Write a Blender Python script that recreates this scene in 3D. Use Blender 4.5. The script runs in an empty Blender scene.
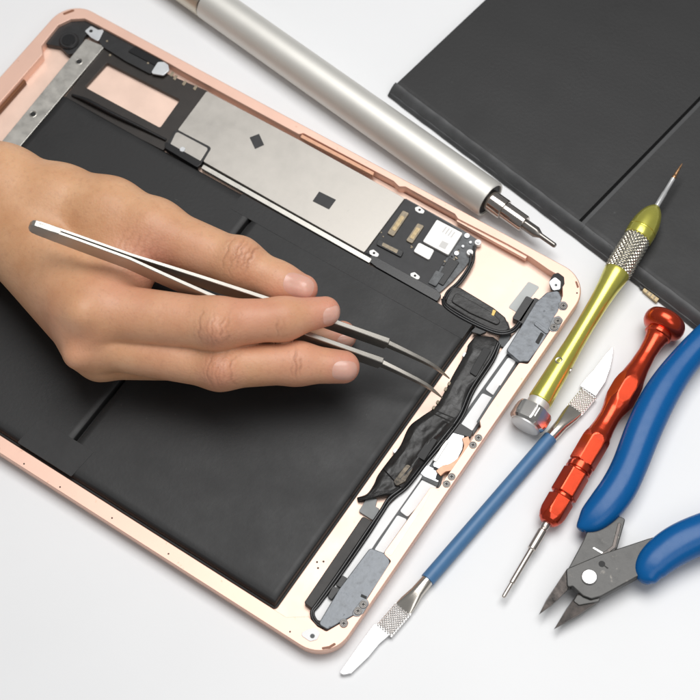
import bpy, bmesh, math, random
import numpy as np
random.seed(7); rng = np.random.default_rng(7)
S = bpy.context.scene; COL = S.collection
U = 0.001                                        # everything below is written in millimetres

# ------------------------------------------------------------------ camera
CAM_R = np.array([[0.8299262666, 0.5558479622, -0.0474914197],
                  [0.4786422562, -0.7532027487, -0.4512063940],
                  [-0.2865728224, 0.3517366378, -0.8911550679]])
CAM_C = np.array([366.4655, -127.5459, 581.4638]); CAM_F = 1814.3
def ray(px, py):
    d = CAM_R.T @ np.array([(px-350)/CAM_F, (py-350)/CAM_F, 1.0]); return d/np.linalg.norm(d)
def at(px, py, z):                               # photo point -> the place at height z (mm)
    d = ray(px, py); return CAM_C + d*((z-CAM_C[2])/d[2])
def along(A, d, px, py):                         # distance along an axis of the point seen at px, py
    r = ray(px, py); w = A-CAM_C; b = d@r
    return ((w@r)*b - (w@d))/(1-b*b)
def unit(v): v = np.asarray(v, float); return v/np.linalg.norm(v)

cam = bpy.data.cameras.new('camera'); co = bpy.data.objects.new('camera', cam); COL.objects.link(co)
from mathutils import Matrix, Vector
m3 = np.stack([CAM_R[0], -CAM_R[1], -CAM_R[2]], 1)
mw = Matrix.Identity(4)
for i in range(3):
    for j in range(3): mw[i][j] = m3[i, j]
    mw[i][3] = CAM_C[i]*U
co.matrix_world = mw
cam.sensor_width = 36; cam.lens = CAM_F/700*36; cam.clip_start = .01; cam.clip_end = 50
cam.dof.use_dof = True; cam.dof.aperture_fstop = 20
cam.dof.focus_distance = float((at(400, 370, 14)-CAM_C) @ CAM_R[2])*U
S.camera = co

# ------------------------------------------------------------------ materials
def M(name, col, rough=.5, metal=0., var=0., vscale=200., bump=0., bscale=1500., rvar=0., spec=.5, coat=0., detail=4, aniso=0., tint=None, speck=None):
    m = bpy.data.materials.new(name); m.use_nodes = True; nt = m.node_tree; N = nt.nodes; L = nt.links
    b = N['Principled BSDF']; c4 = (*col, 1)
    b.inputs['Base Color'].default_value = c4; b.inputs['Roughness'].default_value = rough
    b.inputs['Metallic'].default_value = metal; b.inputs['Specular IOR Level'].default_value = spec
    b.inputs['Coat Weight'].default_value = coat
    b.inputs['Anisotropic'].default_value = aniso
    tc = N.new('ShaderNodeTexCoord')
    if var or rvar:
        n = N.new('ShaderNodeTexNoise'); n.inputs['Scale'].default_value = vscale; n.inputs['Detail'].default_value = detail
        n.inputs['Roughness'].default_value = .62
        L.new(tc.outputs['Object'], n.inputs['Vector'])
        if var:
            mx = N.new('ShaderNodeMix'); mx.data_type = 'RGBA'
            t = tint or tuple(min(1, c*(1+var)) for c in col)
            mx.inputs[6].default_value = (*[c*(1-var) for c in col], 1); mx.inputs[7].default_value = (*t, 1)
            r = N.new('ShaderNodeMapRange'); r.inputs[1].default_value = .33; r.inputs[2].default_value = .67
            L.new(n.outputs['Fac'], r.inputs[0]); L.new(r.outputs[0], mx.inputs[0]); L.new(mx.outputs[2], b.inputs['Base Color'])
        if rvar:
            r2 = N.new('ShaderNodeMapRange'); r2.inputs[1].default_value = .3; r2.inputs[2].default_value = .7
            r2.inputs[3].default_value = max(.03, rough-rvar); r2.inputs[4].default_value = min(1, rough+rvar)
            L.new(n.outputs['Fac'], r2.inputs[0]); L.new(r2.outputs[0], b.inputs['Roughness'])
    if speck:                                       # small marks: colour, scale, threshold, strength
        n4 = N.new('ShaderNodeTexNoise'); n4.inputs['Scale'].default_value = speck[1]; n4.inputs['Detail'].default_value = 5; n4.inputs['Roughness'].default_value = .6
        L.new(tc.outputs['Object'], n4.inputs['Vector'])
        r4 = N.new('ShaderNodeMapRange'); r4.inputs[1].default_value = speck[2]; r4.inputs[2].default_value = speck[2]+.06; r4.inputs[4].default_value = speck[3]; L.new(n4.outputs['Fac'], r4.inputs[0])
        m4 = N.new('ShaderNodeMix'); m4.data_type = 'RGBA'; m4.inputs[7].default_value = (*speck[0], 1); L.new(r4.outputs[0], m4.inputs[0])
        src = b.inputs['Base Color'].links[0].from_socket if b.inputs['Base Color'].links else None
        if src: L.new(src, m4.inputs[6])
        else: m4.inputs[6].default_value = c4
        L.new(m4.outputs[2], b.inputs['Base Color'])
    if bump:
        n2 = N.new('ShaderNodeTexNoise'); n2.inputs['Scale'].default_value = bscale; n2.inputs['Detail'].default_value = 3
        L.new(tc.outputs['Object'], n2.inputs['Vector'])
        bp = N.new('ShaderNodeBump'); bp.inputs['Strength'].default_value = 1; bp.inputs['Distance'].default_value = bump*U
        L.new(n2.outputs['Fac'], bp.inputs['Height']); L.new(bp.outputs['Normal'], b.inputs['Normal'])
    return m
m_table = M('white_laminate', (.80, .806, .816), .42, var=.012, vscale=12, bump=.01, bscale=900)
m_gold = M('rose_gold_anodised', (.86, .565, .45), .40, .36, var=.03, vscale=60, bump=.006, bscale=4000, speck=((.62, .34, .22), 330, .66, .55))
m_floor = M('rose_gold_inner', (.90, .665, .55), .44, .34, var=.03, vscale=90, rvar=.05, speck=((.66, .40, .28), 260, .68, .4))
m_copper = M('bare_copper', (.66, .36, .23), .42, .25, var=.10, vscale=500)
m_cell = M('black_battery_wrap', (.019, .019, .0195), .50, spec=.38, var=.10, vscale=45, bump=.035, bscale=700, rvar=.08, speck=((.075, .075, .075), 420, .715, .6))
m_tape = M('dark_adhesive_tape', (.022, .022, .0225), .53, spec=.38, var=.12, vscale=160, bump=.03, bscale=600)
m_edge = M('grey_wrap_fold', (.050, .051, .053), .5, var=.2, vscale=120, bump=.08, bscale=160)
m_blk = M('black_plastic', (.018, .018, .019), .42, var=.2, vscale=300, bump=.02)
m_blkg = M('glossy_black_rubber', (.012, .012, .013), .28, bump=.01)
m_board = M('black_board_tape', (.028, .028, .030), .55, var=.15, vscale=250, bump=.02)
m_brown = M('dark_brown_film', (.026, .021, .018), .42, var=.15, vscale=200)
m_pcb = M('grey_circuit_board', (.10, .105, .11), .45, .2, var=.35, vscale=420, bump=.04, bscale=900)
m_shield = M('dull_tinned_steel', (.47, .445, .41), .42, .8, var=.06, vscale=110, rvar=.05, detail=10, speck=((.33, .31, .28), 420, .67, .35))
m_steel = M('brushed_steel', (.55, .53, .49), .38, .9, var=.05, vscale=200, rvar=.06)
m_white = M('white_film', (.90, .90, .90), .5, var=.02)
m_silver = M('light_silver_plate', (.70, .72, .74), .35, .5, var=.06, vscale=250)
m_gasket = M('grey_gasket', (.10, .105, .108), .6, var=.15, vscale=300)
m_graph = M('scratched_graphite', (.10, .107, .117), .38, .5, var=.35, vscale=330, bump=.07, bscale=500, rvar=.14, detail=10, tint=(.215, .23, .25), speck=((.05, .053, .06), 330, .64, .6))
m_flex = M('crinkled_black_film', (.020, .019, .0185), .44, spec=.5, var=.25, vscale=150, bump=.26, bscale=330, rvar=.1)
m_brass = M('gold_contact', (.40, .31, .18), .45, .7, var=.2, vscale=900)
m_tan = M('tan_connector', (.30, .25, .18), .5, .3, var=.2, vscale=900)
m_label = M('white_shield_can', (.80, .79, .77), .4, .2, var=.05, vscale=300)
m_hole = M('dark_hole', (.01, .01, .01), .6)
m_alu = M('satin_aluminium', (.74, .725, .68), .52, .62, var=.02, vscale=100, bump=.004, bscale=6000)
m_chrome = M('polished_nickel', (.60, .55, .51), .16, 1., var=.03, vscale=300)
m_dsteel = M('dark_tool_steel', (.30, .28, .26), .32, .95, var=.12, vscale=400)
m_yel = M('yellow_green_anodised', (.70, .665, .13), .28, .75, coat=.5, var=.04, vscale=500)
m_red = M('red_anodised', (.60, .060, .021), .25, .82, coat=.2, var=.06, vscale=500)
m_bit = M('satin_bit_steel', (.58, .53, .48), .30, .95, var=.08, vscale=400)
m_blue = M('blue_vinyl_dip', (.002, .10, .315), .27, bump=.03, bscale=220, spec=.3, rvar=.03, vscale=400)
m_bluerod = M('blue_painted_rod', (.065, .175, .345), .42, var=.04, vscale=300)
m_jaw = M('oiled_dark_steel', (.060, .059, .057), .38, .55, var=.5, vscale=170, bump=.05, bscale=700, rvar=.14, detail=9, speck=((.19, .175, .155), 300, .63, .55))
m_jawd = M('blackened_blade_steel', (.06, .057, .055), .34, .6, var=.45, vscale=350, bump=.05, bscale=600, rvar=.1, detail=8, tint=(.13, .11, .10))
m_screw = M('grey_screw_steel', (.17, .16, .15), .38, .6, var=.1, vscale=600)
m_lug = M('grey_lug', (.17, .175, .18), .42, .5, var=.2, vscale=400)
m_rivet = M('bright_rivet', (.62, .61, .60), .34, .85, var=.08, vscale=500, rvar=.06)
m_blade = M('polished_blade', (.88, .88, .88), .30, .55)
m_tweez = M('satin_stainless', (.47, .445, .405), .38, .92, rvar=.05, vscale=300)

# ------------------------------------------------------------------ object helpers
def thing(name, label, cat, base, group=None):
    o = bpy.data.objects.new(name, None); COL.objects.link(o); o.empty_display_size = .01
    o.location = Vector(base)*U; o['label'] = label; o['category'] = cat
    if group: o['group'] = group
    return o
def world(o):
    v = Vector((0, 0, 0))
    while o: v = v + o.location; o = o.parent
    return np.array(v)/U
def link(name, me, mat, parent, label=None, loc=None):
    o = bpy.data.objects.new(name, me); COL.objects.link(o)
    if mat: me.materials.append(mat)
    if parent: o.parent = parent
    if loc is not None: o.location = Vector(loc)*U
    if label: o['label'] = label
    return o
def smooth(me, ang=32, caps=False):
    bm = bmesh.new(); bm.from_mesh(me); bmesh.ops.recalc_face_normals(bm, faces=bm.faces)
    for f in bm.faces: f.smooth = True
    a = math.radians(ang)
    for e in bm.edges:
        e.smooth = len(e.link_faces) != 2 or e.calc_face_angle(0) < a
        if caps and len(e.link_faces) == 2 and (abs(e.link_faces[0].normal.z) > .999) != (abs(e.link_faces[1].normal.z) > .999): e.smooth = False
    bm.to_mesh(me); bm.free()
def build(name, V, F, mat, parent, ang=32, label=None):          # V in world mm
    me = bpy.data.meshes.new(name); og = world(parent) if parent else np.zeros(3)
    me.from_pydata([tuple((np.asarray(v)-og)*U) for v in V], [], F); smooth(me, ang)
    return link(name, me, mat, parent, label)

def fillet(P, r, n=5):
    P = [np.asarray(p[:2], float) for p in P]; out = []; N = len(P)
    for i in range(N):
        a, b, c = P[i-1], P[i], P[(i+1) % N]; u = a-b; w = c-b; lu = np.linalg.norm(u); lw = np.linalg.norm(w)
        if lu < 1e-6 or lw < 1e-6: continue
        u /= lu; w /= lw; cs = np.clip(u@w, -1, 1); th = math.acos(cs)
        if th > 3.0 or th < .05 or r <= 0: out.append(b); continue
        t = min(r/math.tan(th/2), .45*lu, .45*lw); rr = t*math.tan(th/2)
        cen = b+unit(u+w)*rr/math.sin(th/2); p0 = b+u*t; p1 = b+w*t
        a0 = math.atan2(*(p0-cen)[::-1]); a1 = math.atan2(*(p1-cen)[::-1]); d = (a1-a0+math.pi) % (2*math.pi)-math.pi
        for k in range(n+1): out.append(cen+rr*np.array([math.cos(a0+d*k/n), math.sin(a0+d*k/n)]))
    return out
def plate(name, loops, z0, z1, mat, parent, bev=.12, r=.5, px=True, label=None, ang=32, n=4):
    """flat part: outline (and holes) given as photo points at its top height, or in mm; bevelled slab from z0 to z1"""
    if not isinstance(loops[0][0], (tuple, list, np.ndarray)): loops = [loops]
    cu = bpy.data.curves.new(name, 'CURVE'); cu.dimensions = '2D'; cu.fill_mode = 'BOTH'; og = world(parent) if parent else np.zeros(3)
    bev = min(bev, (z1-z0)*.45)
    for k, lp in enumerate(loops):
        Q = [at(p[0], p[1], z1) for p in lp] if px else lp
        rr = r[k] if isinstance(r, (list, tuple)) else r
        Q = fillet(Q, rr, n)
        sp = cu.splines.new('POLY'); sp.points.add(len(Q)-1); sp.use_cyclic_u = True
        for i, q in enumerate(Q): sp.points[i].co = ((q[0]-og[0])*U, (q[1]-og[1])*U, 0, 1)
    cu.extrude = ((z1-z0)/2-bev)*U; cu.bevel_depth = bev*U; cu.bevel_resolution = 1
    tmp = bpy.data.objects.new('tmp', cu); COL.objects.link(tmp)
    bpy.context.view_layer.update(); dg = bpy.context.evaluated_depsgraph_get()
    me = bpy.data.meshes.new_from_object(tmp.evaluated_get(dg)); bpy.data.objects.remove(tmp); bpy.data.curves.remove(cu)
    me.materials.clear(); me.name = name
    for v in me.vertices: v.co.z += ((z0+z1)/2-og[2])*U
    bm = bmesh.new(); bm.from_mesh(me); bmesh.ops.remove_doubles(bm, verts=bm.verts, dist=1e-7); bm.to_mesh(me); bm.free()
    smooth(me, ang, True)
    return link(name, me, mat, parent, label)
def frame_of(d):
    d = unit(d); up = np.array([0, 0, 1.]) if abs(d[2]) < .95 else np.array([1., 0, 0])
    x = unit(np.cross(d, up)); return x, np.cross(x, d)            # x horizontal, second one upward
def rings(R, closed=(True, True)):
    V = [p for r in R for p in r]; n = len(R[0]); F = []
    for i in range(len(R)-1):
        for j in range(n): k = (j+1) % n; F.append((i*n+j, i*n+k, (i+1)*n+k, (i+1)*n+j))
    if closed[0]: F.append(tuple(range(n))[::-1])
    if closed[1]: F.append(tuple(range((len(R)-1)*n, len(R)*n)))
    return V, F
def lathe(name, A, d, prof, mat, parent, n=64, ang=30, label=None, hexa=None, rot=0., rad=None):
    """turned part; prof = (t, radius[, hexagon apothem]) along the axis from A"""
    d = unit(d); x, y = frame_of(d); R = []
    for p in prof:
        t, r = p[0], p[1]; ap = p[2] if len(p) > 2 else None; ring = []
        for j in range(n):
            th = 2*math.pi*j/n; q = max(r, .01)
            if ap: q = min(q, ap/math.cos((th+rot+math.pi/6) % (math.pi/3)-math.pi/6))
            if rad: q = rad(t, th, q)
            ring.append(A+d*t+q*(math.cos(th)*x+math.sin(th)*y))
        R.append(ring)
    return build(name, *rings(R), mat, parent, ang, label)
def cam_angle(A, d):
    x, y = frame_of(d); v = CAM_C-A; return math.atan2(v@y, v@x)
def tube(name, pts, r, mat, parent, n=12, label=None, sub=6):
    P = spline(pts, sub); R = []; rr = r if isinstance(r, (list, tuple)) else [r]
    for i, p in enumerate(P):
        t = P[min(i+1, len(P)-1)]-P[max(i-1, 0)]; x, y = frame_of(t)
        q = np.interp(i/(len(P)-1), np.linspace(0, 1, len(rr)), rr)
        R.append([p+q*(math.cos(2*math.pi*j/n)*x+math.sin(2*math.pi*j/n)*y) for j in range(n)])
    return build(name, *rings(R), mat, parent, 60, label)
def spline(pts, sub=6):
    P = [np.asarray(p, float) for p in pts]; P = [2*P[0]-P[1]]+P+[2*P[-1]-P[-2]]; out = []
    for i in range(1, len(P)-2):
        for k in range(sub):
            t = k/sub; a, b, c, d = P[i-1:i+3]
            out.append(.5*(2*b+(c-a)*t+(2*a-5*b+4*c-d)*t*t+(3*b-a-3*c+d)*t**3))
    out.append(P[-2]); return out
def loft(name, secs, mat, parent, n=40, ang=40, label=None):
    """sections: (centre, across dir, up dir, half width, half height, exponent)"""
    R = []
    for c, x, y, w, h, e in secs:
        ring = []
        if e == 'bar':                              # flat bar with chamfered edges
            k = .22*min(w, h); R.append([c+x*a+y*b for a, b in ((w, h-k), (w-k, h), (k-w, h), (-w, h-k), (-w, k-h), (k-w, -h), (w-k, -h), (w, k-h))]); continue
        for j in range(n):
            th = 2*math.pi*j/n; cs, sn = math.cos(th), math.sin(th)
            ring.append(c+x*w*math.copysign(abs(cs)**(2/e), cs)+y*h*math.copysign(abs(sn)**(2/e), sn))
        R.append(ring)
    return build(name, *rings(R), mat, parent, ang, label)
def frustum(name, bot, top, mat, parent, label=None, ang=25):
    n = len(bot); V = list(bot)+list(top); F = [tuple(range(n))[::-1], tuple(range(n, 2*n))]
    for i in range(n): k = (i+1) % n; F.append((i, k, n+k, n+i))
    return build(name, V, F, mat, parent, ang, label)
def copy_to(o, parent, pos):                       # a copy of a part and its sub-parts at a new place
    c = o.copy(); COL.objects.link(c); c.parent = parent; c.location = Vector(np.asarray(pos)-world(parent))*U
    for ch in o.children:
        g = ch.copy(); COL.objects.link(g); g.parent = c
    return c

# ------------------------------------------------------------------ table
Q = 1500
tb = build('tabletop', [(150-Q, 80-Q, 0), (150+Q, 80-Q, 0), (150+Q, 80+Q, 0), (150-Q, 80+Q, 0),
                        (150-Q, 80-Q, -25), (150+Q, 80-Q, -25), (150+Q, 80+Q, -25), (150-Q, 80+Q, -25)],
           [(0, 1, 2, 3), (7, 6, 5, 4), (0, 4, 5, 1), (1, 5, 6, 2), (2, 6, 7, 3), (3, 7, 4, 0)], m_table, None)
tb['kind'] = 'structure'

# ------------------------------------------------------------------ tablet
T = thing('tablet_computer', 'opened rose gold tablet lying flat with its black battery and circuit boards exposed', 'tablet', (120, 84.75, 0))
RIM = 6.5; FL = 2.2
def rrect(x0, y0, x1, y1, r, n=10):
    out = []
    for cx, cy, a in ((x1-r, y1-r, 0), (x0+r, y1-r, 90), (x0+r, y0+r, 180), (x1-r, y0+r, 270)):
        for k in range(n+1):
            t = math.radians(a+90*k/n); out.append((cx+r*math.cos(t), cy+r*math.sin(t)))
    return out
def make_shell():
    R = []
    for ins, z in ((7, .25), (4.2, .35), (2.4, .9), (1.1, 1.9), (.35, 3.2), (.05, 4.6), (0, 5.9), (.12, 6.3), (.4, 6.5)):
        R.append([(x, y, z) for x, y in rrect(ins, ins, 240-ins, 169.5-ins, 11.5-ins*.8)])
    V = [p for r in R for p in r]; n = len(R[0]); F = []
    for i in range(len(R)-1):
        for j in range(n): k = (j+1) % n; F.append((i*n+j, i*n+k, (i+1)*n+k, (i+1)*n+j))
    F.append(tuple(range(n))[::-1])
    o = build('back_housing', V, F, m_gold, T, 40)
    return o
shell = make_shell()
cav = [(7.5, 8), (7.5, 142.5), (4.6, 145.5), (4.0, 157), (6.5, 162), (11, 165.2), (18, 165.5), (52, 165.6), (60, 165.3), (114, 165.3), (115.2, 166.6), (156, 166.9), (159, 166.0), (161, 167.2), (183, 167.0), (185, 165.9),
       (206, 166.4), (216, 166.2), (224, 165.2), (230, 165.0), (234.0, 158.6), (235.8, 152), (235.8, 148.4), (237.5, 144), (237.7, 128.4), (234.9, 127.2), (234.9, 101), (236.7, 99), (236.7, 71.5), (234.2, 70.5), (233.9, 41.8), (237.5, 41),
       (238.1, 26), (237.8, 18.6), (233, 8.6), (229.5, 8.4), (225, 9.6), (219, 5.4), (12, 5.4)]
rim = plate('rim', [[(p[0], p[1]) for p in rrect(.42, .42, 239.58, 169.08, 11.2)], cav], 2.0, RIM+.02, m_gold, T, bev=.12, r=[0, .9], px=False)
floor_ = plate('back_plate', [(3, 3), (236.6, 3), (236.6, 166.5), (3, 166.5)], .6, FL, m_floor, T, px=False, r=8)

plate('undercut_shade', [(7.4, 20), (8.6, 20), (8.6, 130), (7.4, 130)], FL, 4.6, M('brown_undercut_shade', (.16, .06, .02), .5, .3), T, px=False, r=.3)  # shade of the left wall's undercut, put in as a dark brown strip
# battery of the tablet
bat = plate('battery', [(25.8, 6.8), (213.2, 6.8), (213.2, 133), (25.8, 133)], FL, 3.0, m_cell, T, px=False, r=1.2, bev=.4)
def pillow(name, x0, y0, x1, y1, z0, z1, mat, parent, inset=.8, nx=40, ny=50, amp=.07, fx=None, slope=None, ix=None):
    """soft pouch cell: flat top with faint waviness, rounded and slanted sides"""
    ph = rng.uniform(0, 6, 6); V = []; F = []
    ix = ix or inset
    xs = np.concatenate([[x0], x0+ix*np.array([.25, .6, 1.0]), np.linspace(x0+ix*1.8, x1-ix*1.8, nx), x1-ix*np.array([1.0, .6, .25]), [x1]])
    ys = np.concatenate([[y0], y0+inset*np.array([.25, .6, 1.0]), np.linspace(y0+inset*1.8, y1-inset*1.8, ny), y1-inset*np.array([1.0, .6, .25]), [y1]])
    def h(t, ins): t = min(1, t/(ins*1.8)); return math.sqrt(max(0, 1-(1-t)**2)) if slope is None else min(1, (t*1.0)**slope*1.0)
    for x in xs:
        for y in ys:
            e = h(min(x-x0, x1-x), ix)*h(min(y-y0, y1-y), inset)
            w = amp*(math.sin(x*.09+ph[0])*math.cos(y*.07+ph[1])+.5*math.sin(x*.23+y*.11+ph[2])+.35*math.sin(y*.31-x*.05+ph[3]))
            V.append(np.array([x, y, z0+(z1-z0)*e+w*e]))
    n = len(ys)
    for i in range(len(xs)-1):
        for j in range(n-1): F.append((i*n+j, (i+1)*n+j, (i+1)*n+j+1, i*n+j+1))
    if fx: V = [fx(v) for v in V]
    return build(name, V, F, mat, parent, 60)
pillow('battery_cell', 26.2, 7.2, 119.3, 132.6, 2.6, 5.75, m_cell, bat, ix=.3, amp=.035)
pillow('battery_cell', 120.25, 7.2, 212.9, 132.6, 2.6, 5.75, m_cell, bat, ix=.3, amp=.035)
plate('joining_tape', [(103, 6.9), (127, 6.9), (128, 18.6), (104, 18.4)], 5.3, 5.84, m_tape, bat, px=False, r=.6, bev=.04)
plate('joining_tape', [(111, 124.8), (212.6, 124.8), (212.6, 132.4), (111, 132.4)], 5.3, 5.82, m_cell, bat, px=False, r=.4, bev=.03)

# steel bar and camera corner
bar = plate('steel_bar', [(86, 39), (104, 46.5), (20, 146), (-30, 205), (-48, 199), (0, 144)], 3, 5.0, m_steel, T, r=.4)
def disc(name, c, r, z0, z1, mat, parent, n=28, r1=None, label=None, ins=.12):
    r1 = r1 or r
    return lathe(name, np.array([c[0], c[1], z0]), (0, 0, 1), [(0, r), (z1-z0-ins, r1), (z1-z0, r1-ins)], mat, parent, n, 40, label)
for p in ((79, 61.5), (33, 114)):
    c = at(*p, 5.05); disc('rivet_hole', c, 1.15, 4.6, 5.08, m_hole, bar, 20); 
    lathe('hole_rim', np.array([c[0], c[1], 4.9]), (0, 0, 1), [(0, 1.55), (.22, 1.5), (.26, 1.35), (.12, 1.15)], m_steel, bar, 24)
cb = plate('camera_bracket', [(42, 41), (61, 20), (90, 18.5), (98, 22), (106, 29), (100, 34), (88, 32), (84, 37), (80, 52), (68, 54), (60, 46), (48, 44)], FL, 4.9, m_blk, T, r=.8)
cm = disc('rear_camera', at(68.5, 39.5, 6.2), 3.9, FL, 6.0, m_blk, T, 36, ins=.5)
disc('lens_ring', at(68.5, 39.5, 6.3), 2.7, 5.9, 6.3, m_blkg, cm, 30)
tabp = plate('mounting_tab', [(85, 31), (91, 26), (98, 30), (104, 29.5), (98, 41), (91, 37)], 5.0, 5.5, m_silver, T, r=.6)
disc('screw_hole', at(91, 31, 5.5), .8, 5.2, 5.56, m_hole, tabp, 16)
ap = plate('antenna_board', [[(104.5, 47), (160, 71), (208, 91.5), (163, 150), (108, 122), (60, 104)], [(106.8, 62.2), (180.5, 99.6), (160.2, 128), (84.2, 87)]], FL, 4.1, m_brown, T, r=[.5, .8])
tube('shiny_flex_edge', [at(72, 95, 4.6), at(88, 101, 5.4), at(112, 113.5, 5.3), at(140, 127, 5.0), at(166, 140, 4.6)], [.5, .9, .9, .7, .5], m_blkg, T)
fm = plate('front_flex_module', [(105, 28.5), (122, 35), (168.5, 59), (162, 64), (150, 73.5), (126, 61), (103, 46.5), (99, 41)], FL, 5.3, m_blk, T, r=.6)
plate('flex_step', [(128, 51), (139, 44), (164, 59), (157, 66)], 5.3, 5.7, m_blkg, fm, r=.4)
for p in ((107, 41), (148, 63)): disc('solder_dot', at(*p, 5.4), .45, 5.2, 5.5, m_tan, fm, 12)
plate('connector_block', [(158, 62), (164, 62), (168, 65), (169, 70), (163, 75), (151, 73)], 5.2, 6.0, m_silver, fm, r=.8)
for p in ((171.5, 74.5), (175, 78), (184, 83.5), (195, 88)):
    x, y = p; plate('contact_pad', [(x-2, y+.5), (x+.5, y-3), (x+2.5, y-2), (x, y+2)], 4.0, 4.35, m_tan, ap, r=.2)
disc('contact_dot', at(110, 55, 4.2), .5, 4.0, 4.3, m_tan, ap, 12)

# big shield
sh = plate('shield_can', [(206.7, 91.3), (300, 140.5), (404.3, 198.2), (364, 252), (282, 206), (203.5, 161.3), (210.5, 149.5), (208.5, 147), (178, 129.8)], FL, 4.7, m_shield, T, r=.5)
plate('square_sticker', [(249.7, 137.4), (259, 133.8), (264, 144.8), (255, 148.7)], 4.65, 4.82, m_board, sh, r=.15, bev=.03)
plate('square_sticker', [(319.2, 191.5), (335.9, 199.7), (329, 209.2), (312.7, 201)], 4.65, 4.82, m_board, sh, r=.15, bev=.03)
plate('edge_rail', [(203.5, 164.6), (371.5, 258.8), (369, 262.6), (201.5, 168)], FL, 4.9, m_steel, T, r=.3)
plate('rail_gap', [(203, 162), (372, 256), (371, 260), (201.5, 166)], FL, 3.0, m_hole, T, r=.1)
br = plate('bracket_cover', [(176.5, 131.5), (208, 148.3), (199.5, 161.5), (170, 145)], 3.5, 5.3, m_shield, T, r=.9)
plate('bracket_gasket', [(175.5, 129), (211.3, 147.5), (200, 164.5), (166, 146)], 3.0, 4.95, m_blk, T, r=1.2)
plate('bracket_lip', [(165, 141.5), (170.5, 144), (199.5, 160.5), (201.5, 163), (197, 167), (165.5, 148)], 3.0, 5.6, m_blkg, T, r=.5)
sc0 = disc('screw', at(182.5, 149.5, 5.5), 1.1, 5.2, 5.75, m_silver, br, 20)

# logic board
lb = plate('logic_board', [(404.8, 198), (440, 217.5), (463, 230.5), (478, 240), (474.5, 254), (464, 268), (452, 281), (437.5, 294), (400, 272.5), (364.5, 252)], FL, 3.4, m_pcb, T, r=.8)
plate('board_tape', [(404.5, 198.6), (438, 217.3), (462, 232), (447, 256), (430.5, 284), (437, 290), (434, 293), (366, 252.3)], 3.4, 3.72, m_board, lb, r=.4, bev=.05)
def connector(P, mat=m_tan):
    c = plate('board_connector', P, 3.6, 4.5, mat, lb, r=.4)
    P = np.array(P, float); cen = P.mean(0); Pi = cen+(P-cen)*np.array(.62)
    plate('connector_slot', [tuple(p) for p in Pi], 4.4, 4.62, m_brass if mat is m_tan else m_tan, c, r=.15, bev=.04)
    return c
connector([(403, 210.6), (408.7, 213.2), (393.2, 235.9), (387.6, 232.8)])
connector([(417.8, 223.4), (423.8, 225.8), (412, 243), (406.4, 240.2)])
connector([(378.8, 239.2), (403.2, 251.3), (400.8, 256.6), (376.8, 244.2)], m_blk)
can = plate('white_shield_can', [(437, 219.8), (462.3, 233), (448.2, 254.6), (423.2, 241.2)], 3.6, 4.9, m_label, lb, r=.4)
plate('printed_square', [(442.3, 240.6), (448.6, 243.6), (445, 249.2), (438.8, 246.2)], 4.85, 4.95, M('pale_print', (.66, .65, .63), .5), can, r=.1, bev=.02)
for k in range(4):
    x, y = 446+k*3.1-k*.3, 226.5+k*1.7; plate('printed_line', [(x, y), (x+1, y+.5), (x-3, y+6), (x-4, y+5.5)], 4.85, 4.94, bpy.data.materials['pale_print'], can, r=0, bev=.02)
plate('component_cover', [(419, 242.6), (434, 250.2), (429, 259.6), (413.8, 251.2)], 3.6, 4.6, m_label, lb, r=.6)
def screw_tab(x, y):
    t = plate('screw_tab', [(x-4.6, y-2.2), (x-.5, y-3.4), (x+4.8, y+1), (x+3.6, y+3.6), (x-.5, y+3), (x-4, y+.8)], 3.6, 4.1, m_label, lb, r=.5)
    disc('screw_hole', at(x, y, 4.15), .55, 3.9, 4.17, m_hole, t, 14)
for p in ((419.6, 209.7), (374, 253), (415, 275.6)): screw_tab(*p)
for p in ((467, 235.4, 1.1), (456.6, 253, 1.0), (463, 246, .6), (470.5, 242, .6)): disc('chip', at(p[0], p[1], 4.1), p[2], 3.3, 4.1, m_silver, lb, 10)
for p in ((478, 242), (470, 252)):
    k = disc('coaxial_plug', at(*p, 4.9), 1.25, 3.3, 4.8, m_label, lb, 20)
    disc('plug_pin', at(*p, 5.0), .5, 4.7, 5.2, m_silver, k, 12)
plate('flex_connector', [(436, 270.5), (444, 273.6), (435.5, 286), (428.5, 282.6)], 3.5, 4.3, m_pcb, lb, r=.3)
plate('flex_cover', [(449, 258), (459, 262), (443, 285), (436, 281)], 3.4, 4.0, m_blk, lb, r=.3)
for i in range(26):
    a, b = rng.uniform(0, 1, 2); x = 447+a*20-b*14; y = 257+a*(-14)+b*22; w = rng.uniform(.5, 1.1)
    plate('chip', [(x-w, y), (x, y-w), (x+w*1.4, y+.3), (x+.4, y+w*1.3)], 3.3, 3.75+.2*rng.random(), m_tan if rng.random() < .45 else m_blk, lb, r=0, bev=.04)
for i in range(12):
    x, y = [(384+rng.uniform(-4, 4), 232+rng.uniform(-4, 4)), (411, 246), (425, 238), (430, 234)][i % 4]; x += rng.uniform(-1.5, 1.5); y += rng.uniform(-1.5, 1.5)
    plate('chip', [(x-.7, y), (x, y-.6), (x+.9, y+.2), (x+.2, y+.8)], 3.5, 3.95, m_tan, lb, r=0, bev=.03)
plate('board_rail', [(370, 256.5), (374, 256), (437, 290.5), (441, 295), (437, 301), (377, 267), (369, 261)], FL, 4.6, m_blkg, T, r=.5)
for k in range(2):
    tube('coaxial_cable', [at(471-k*1.5+k*k*4.5, 254-k*8, 4.6), at(469+k*4, 266-k*4, 4.4), at(458+k*4, 282-k, 4.2), at(448+k*2.2, 291+k, 4.6), at(444+k*1.5, 299+k, 5.0)], .48, m_blk, T, 10)

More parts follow.
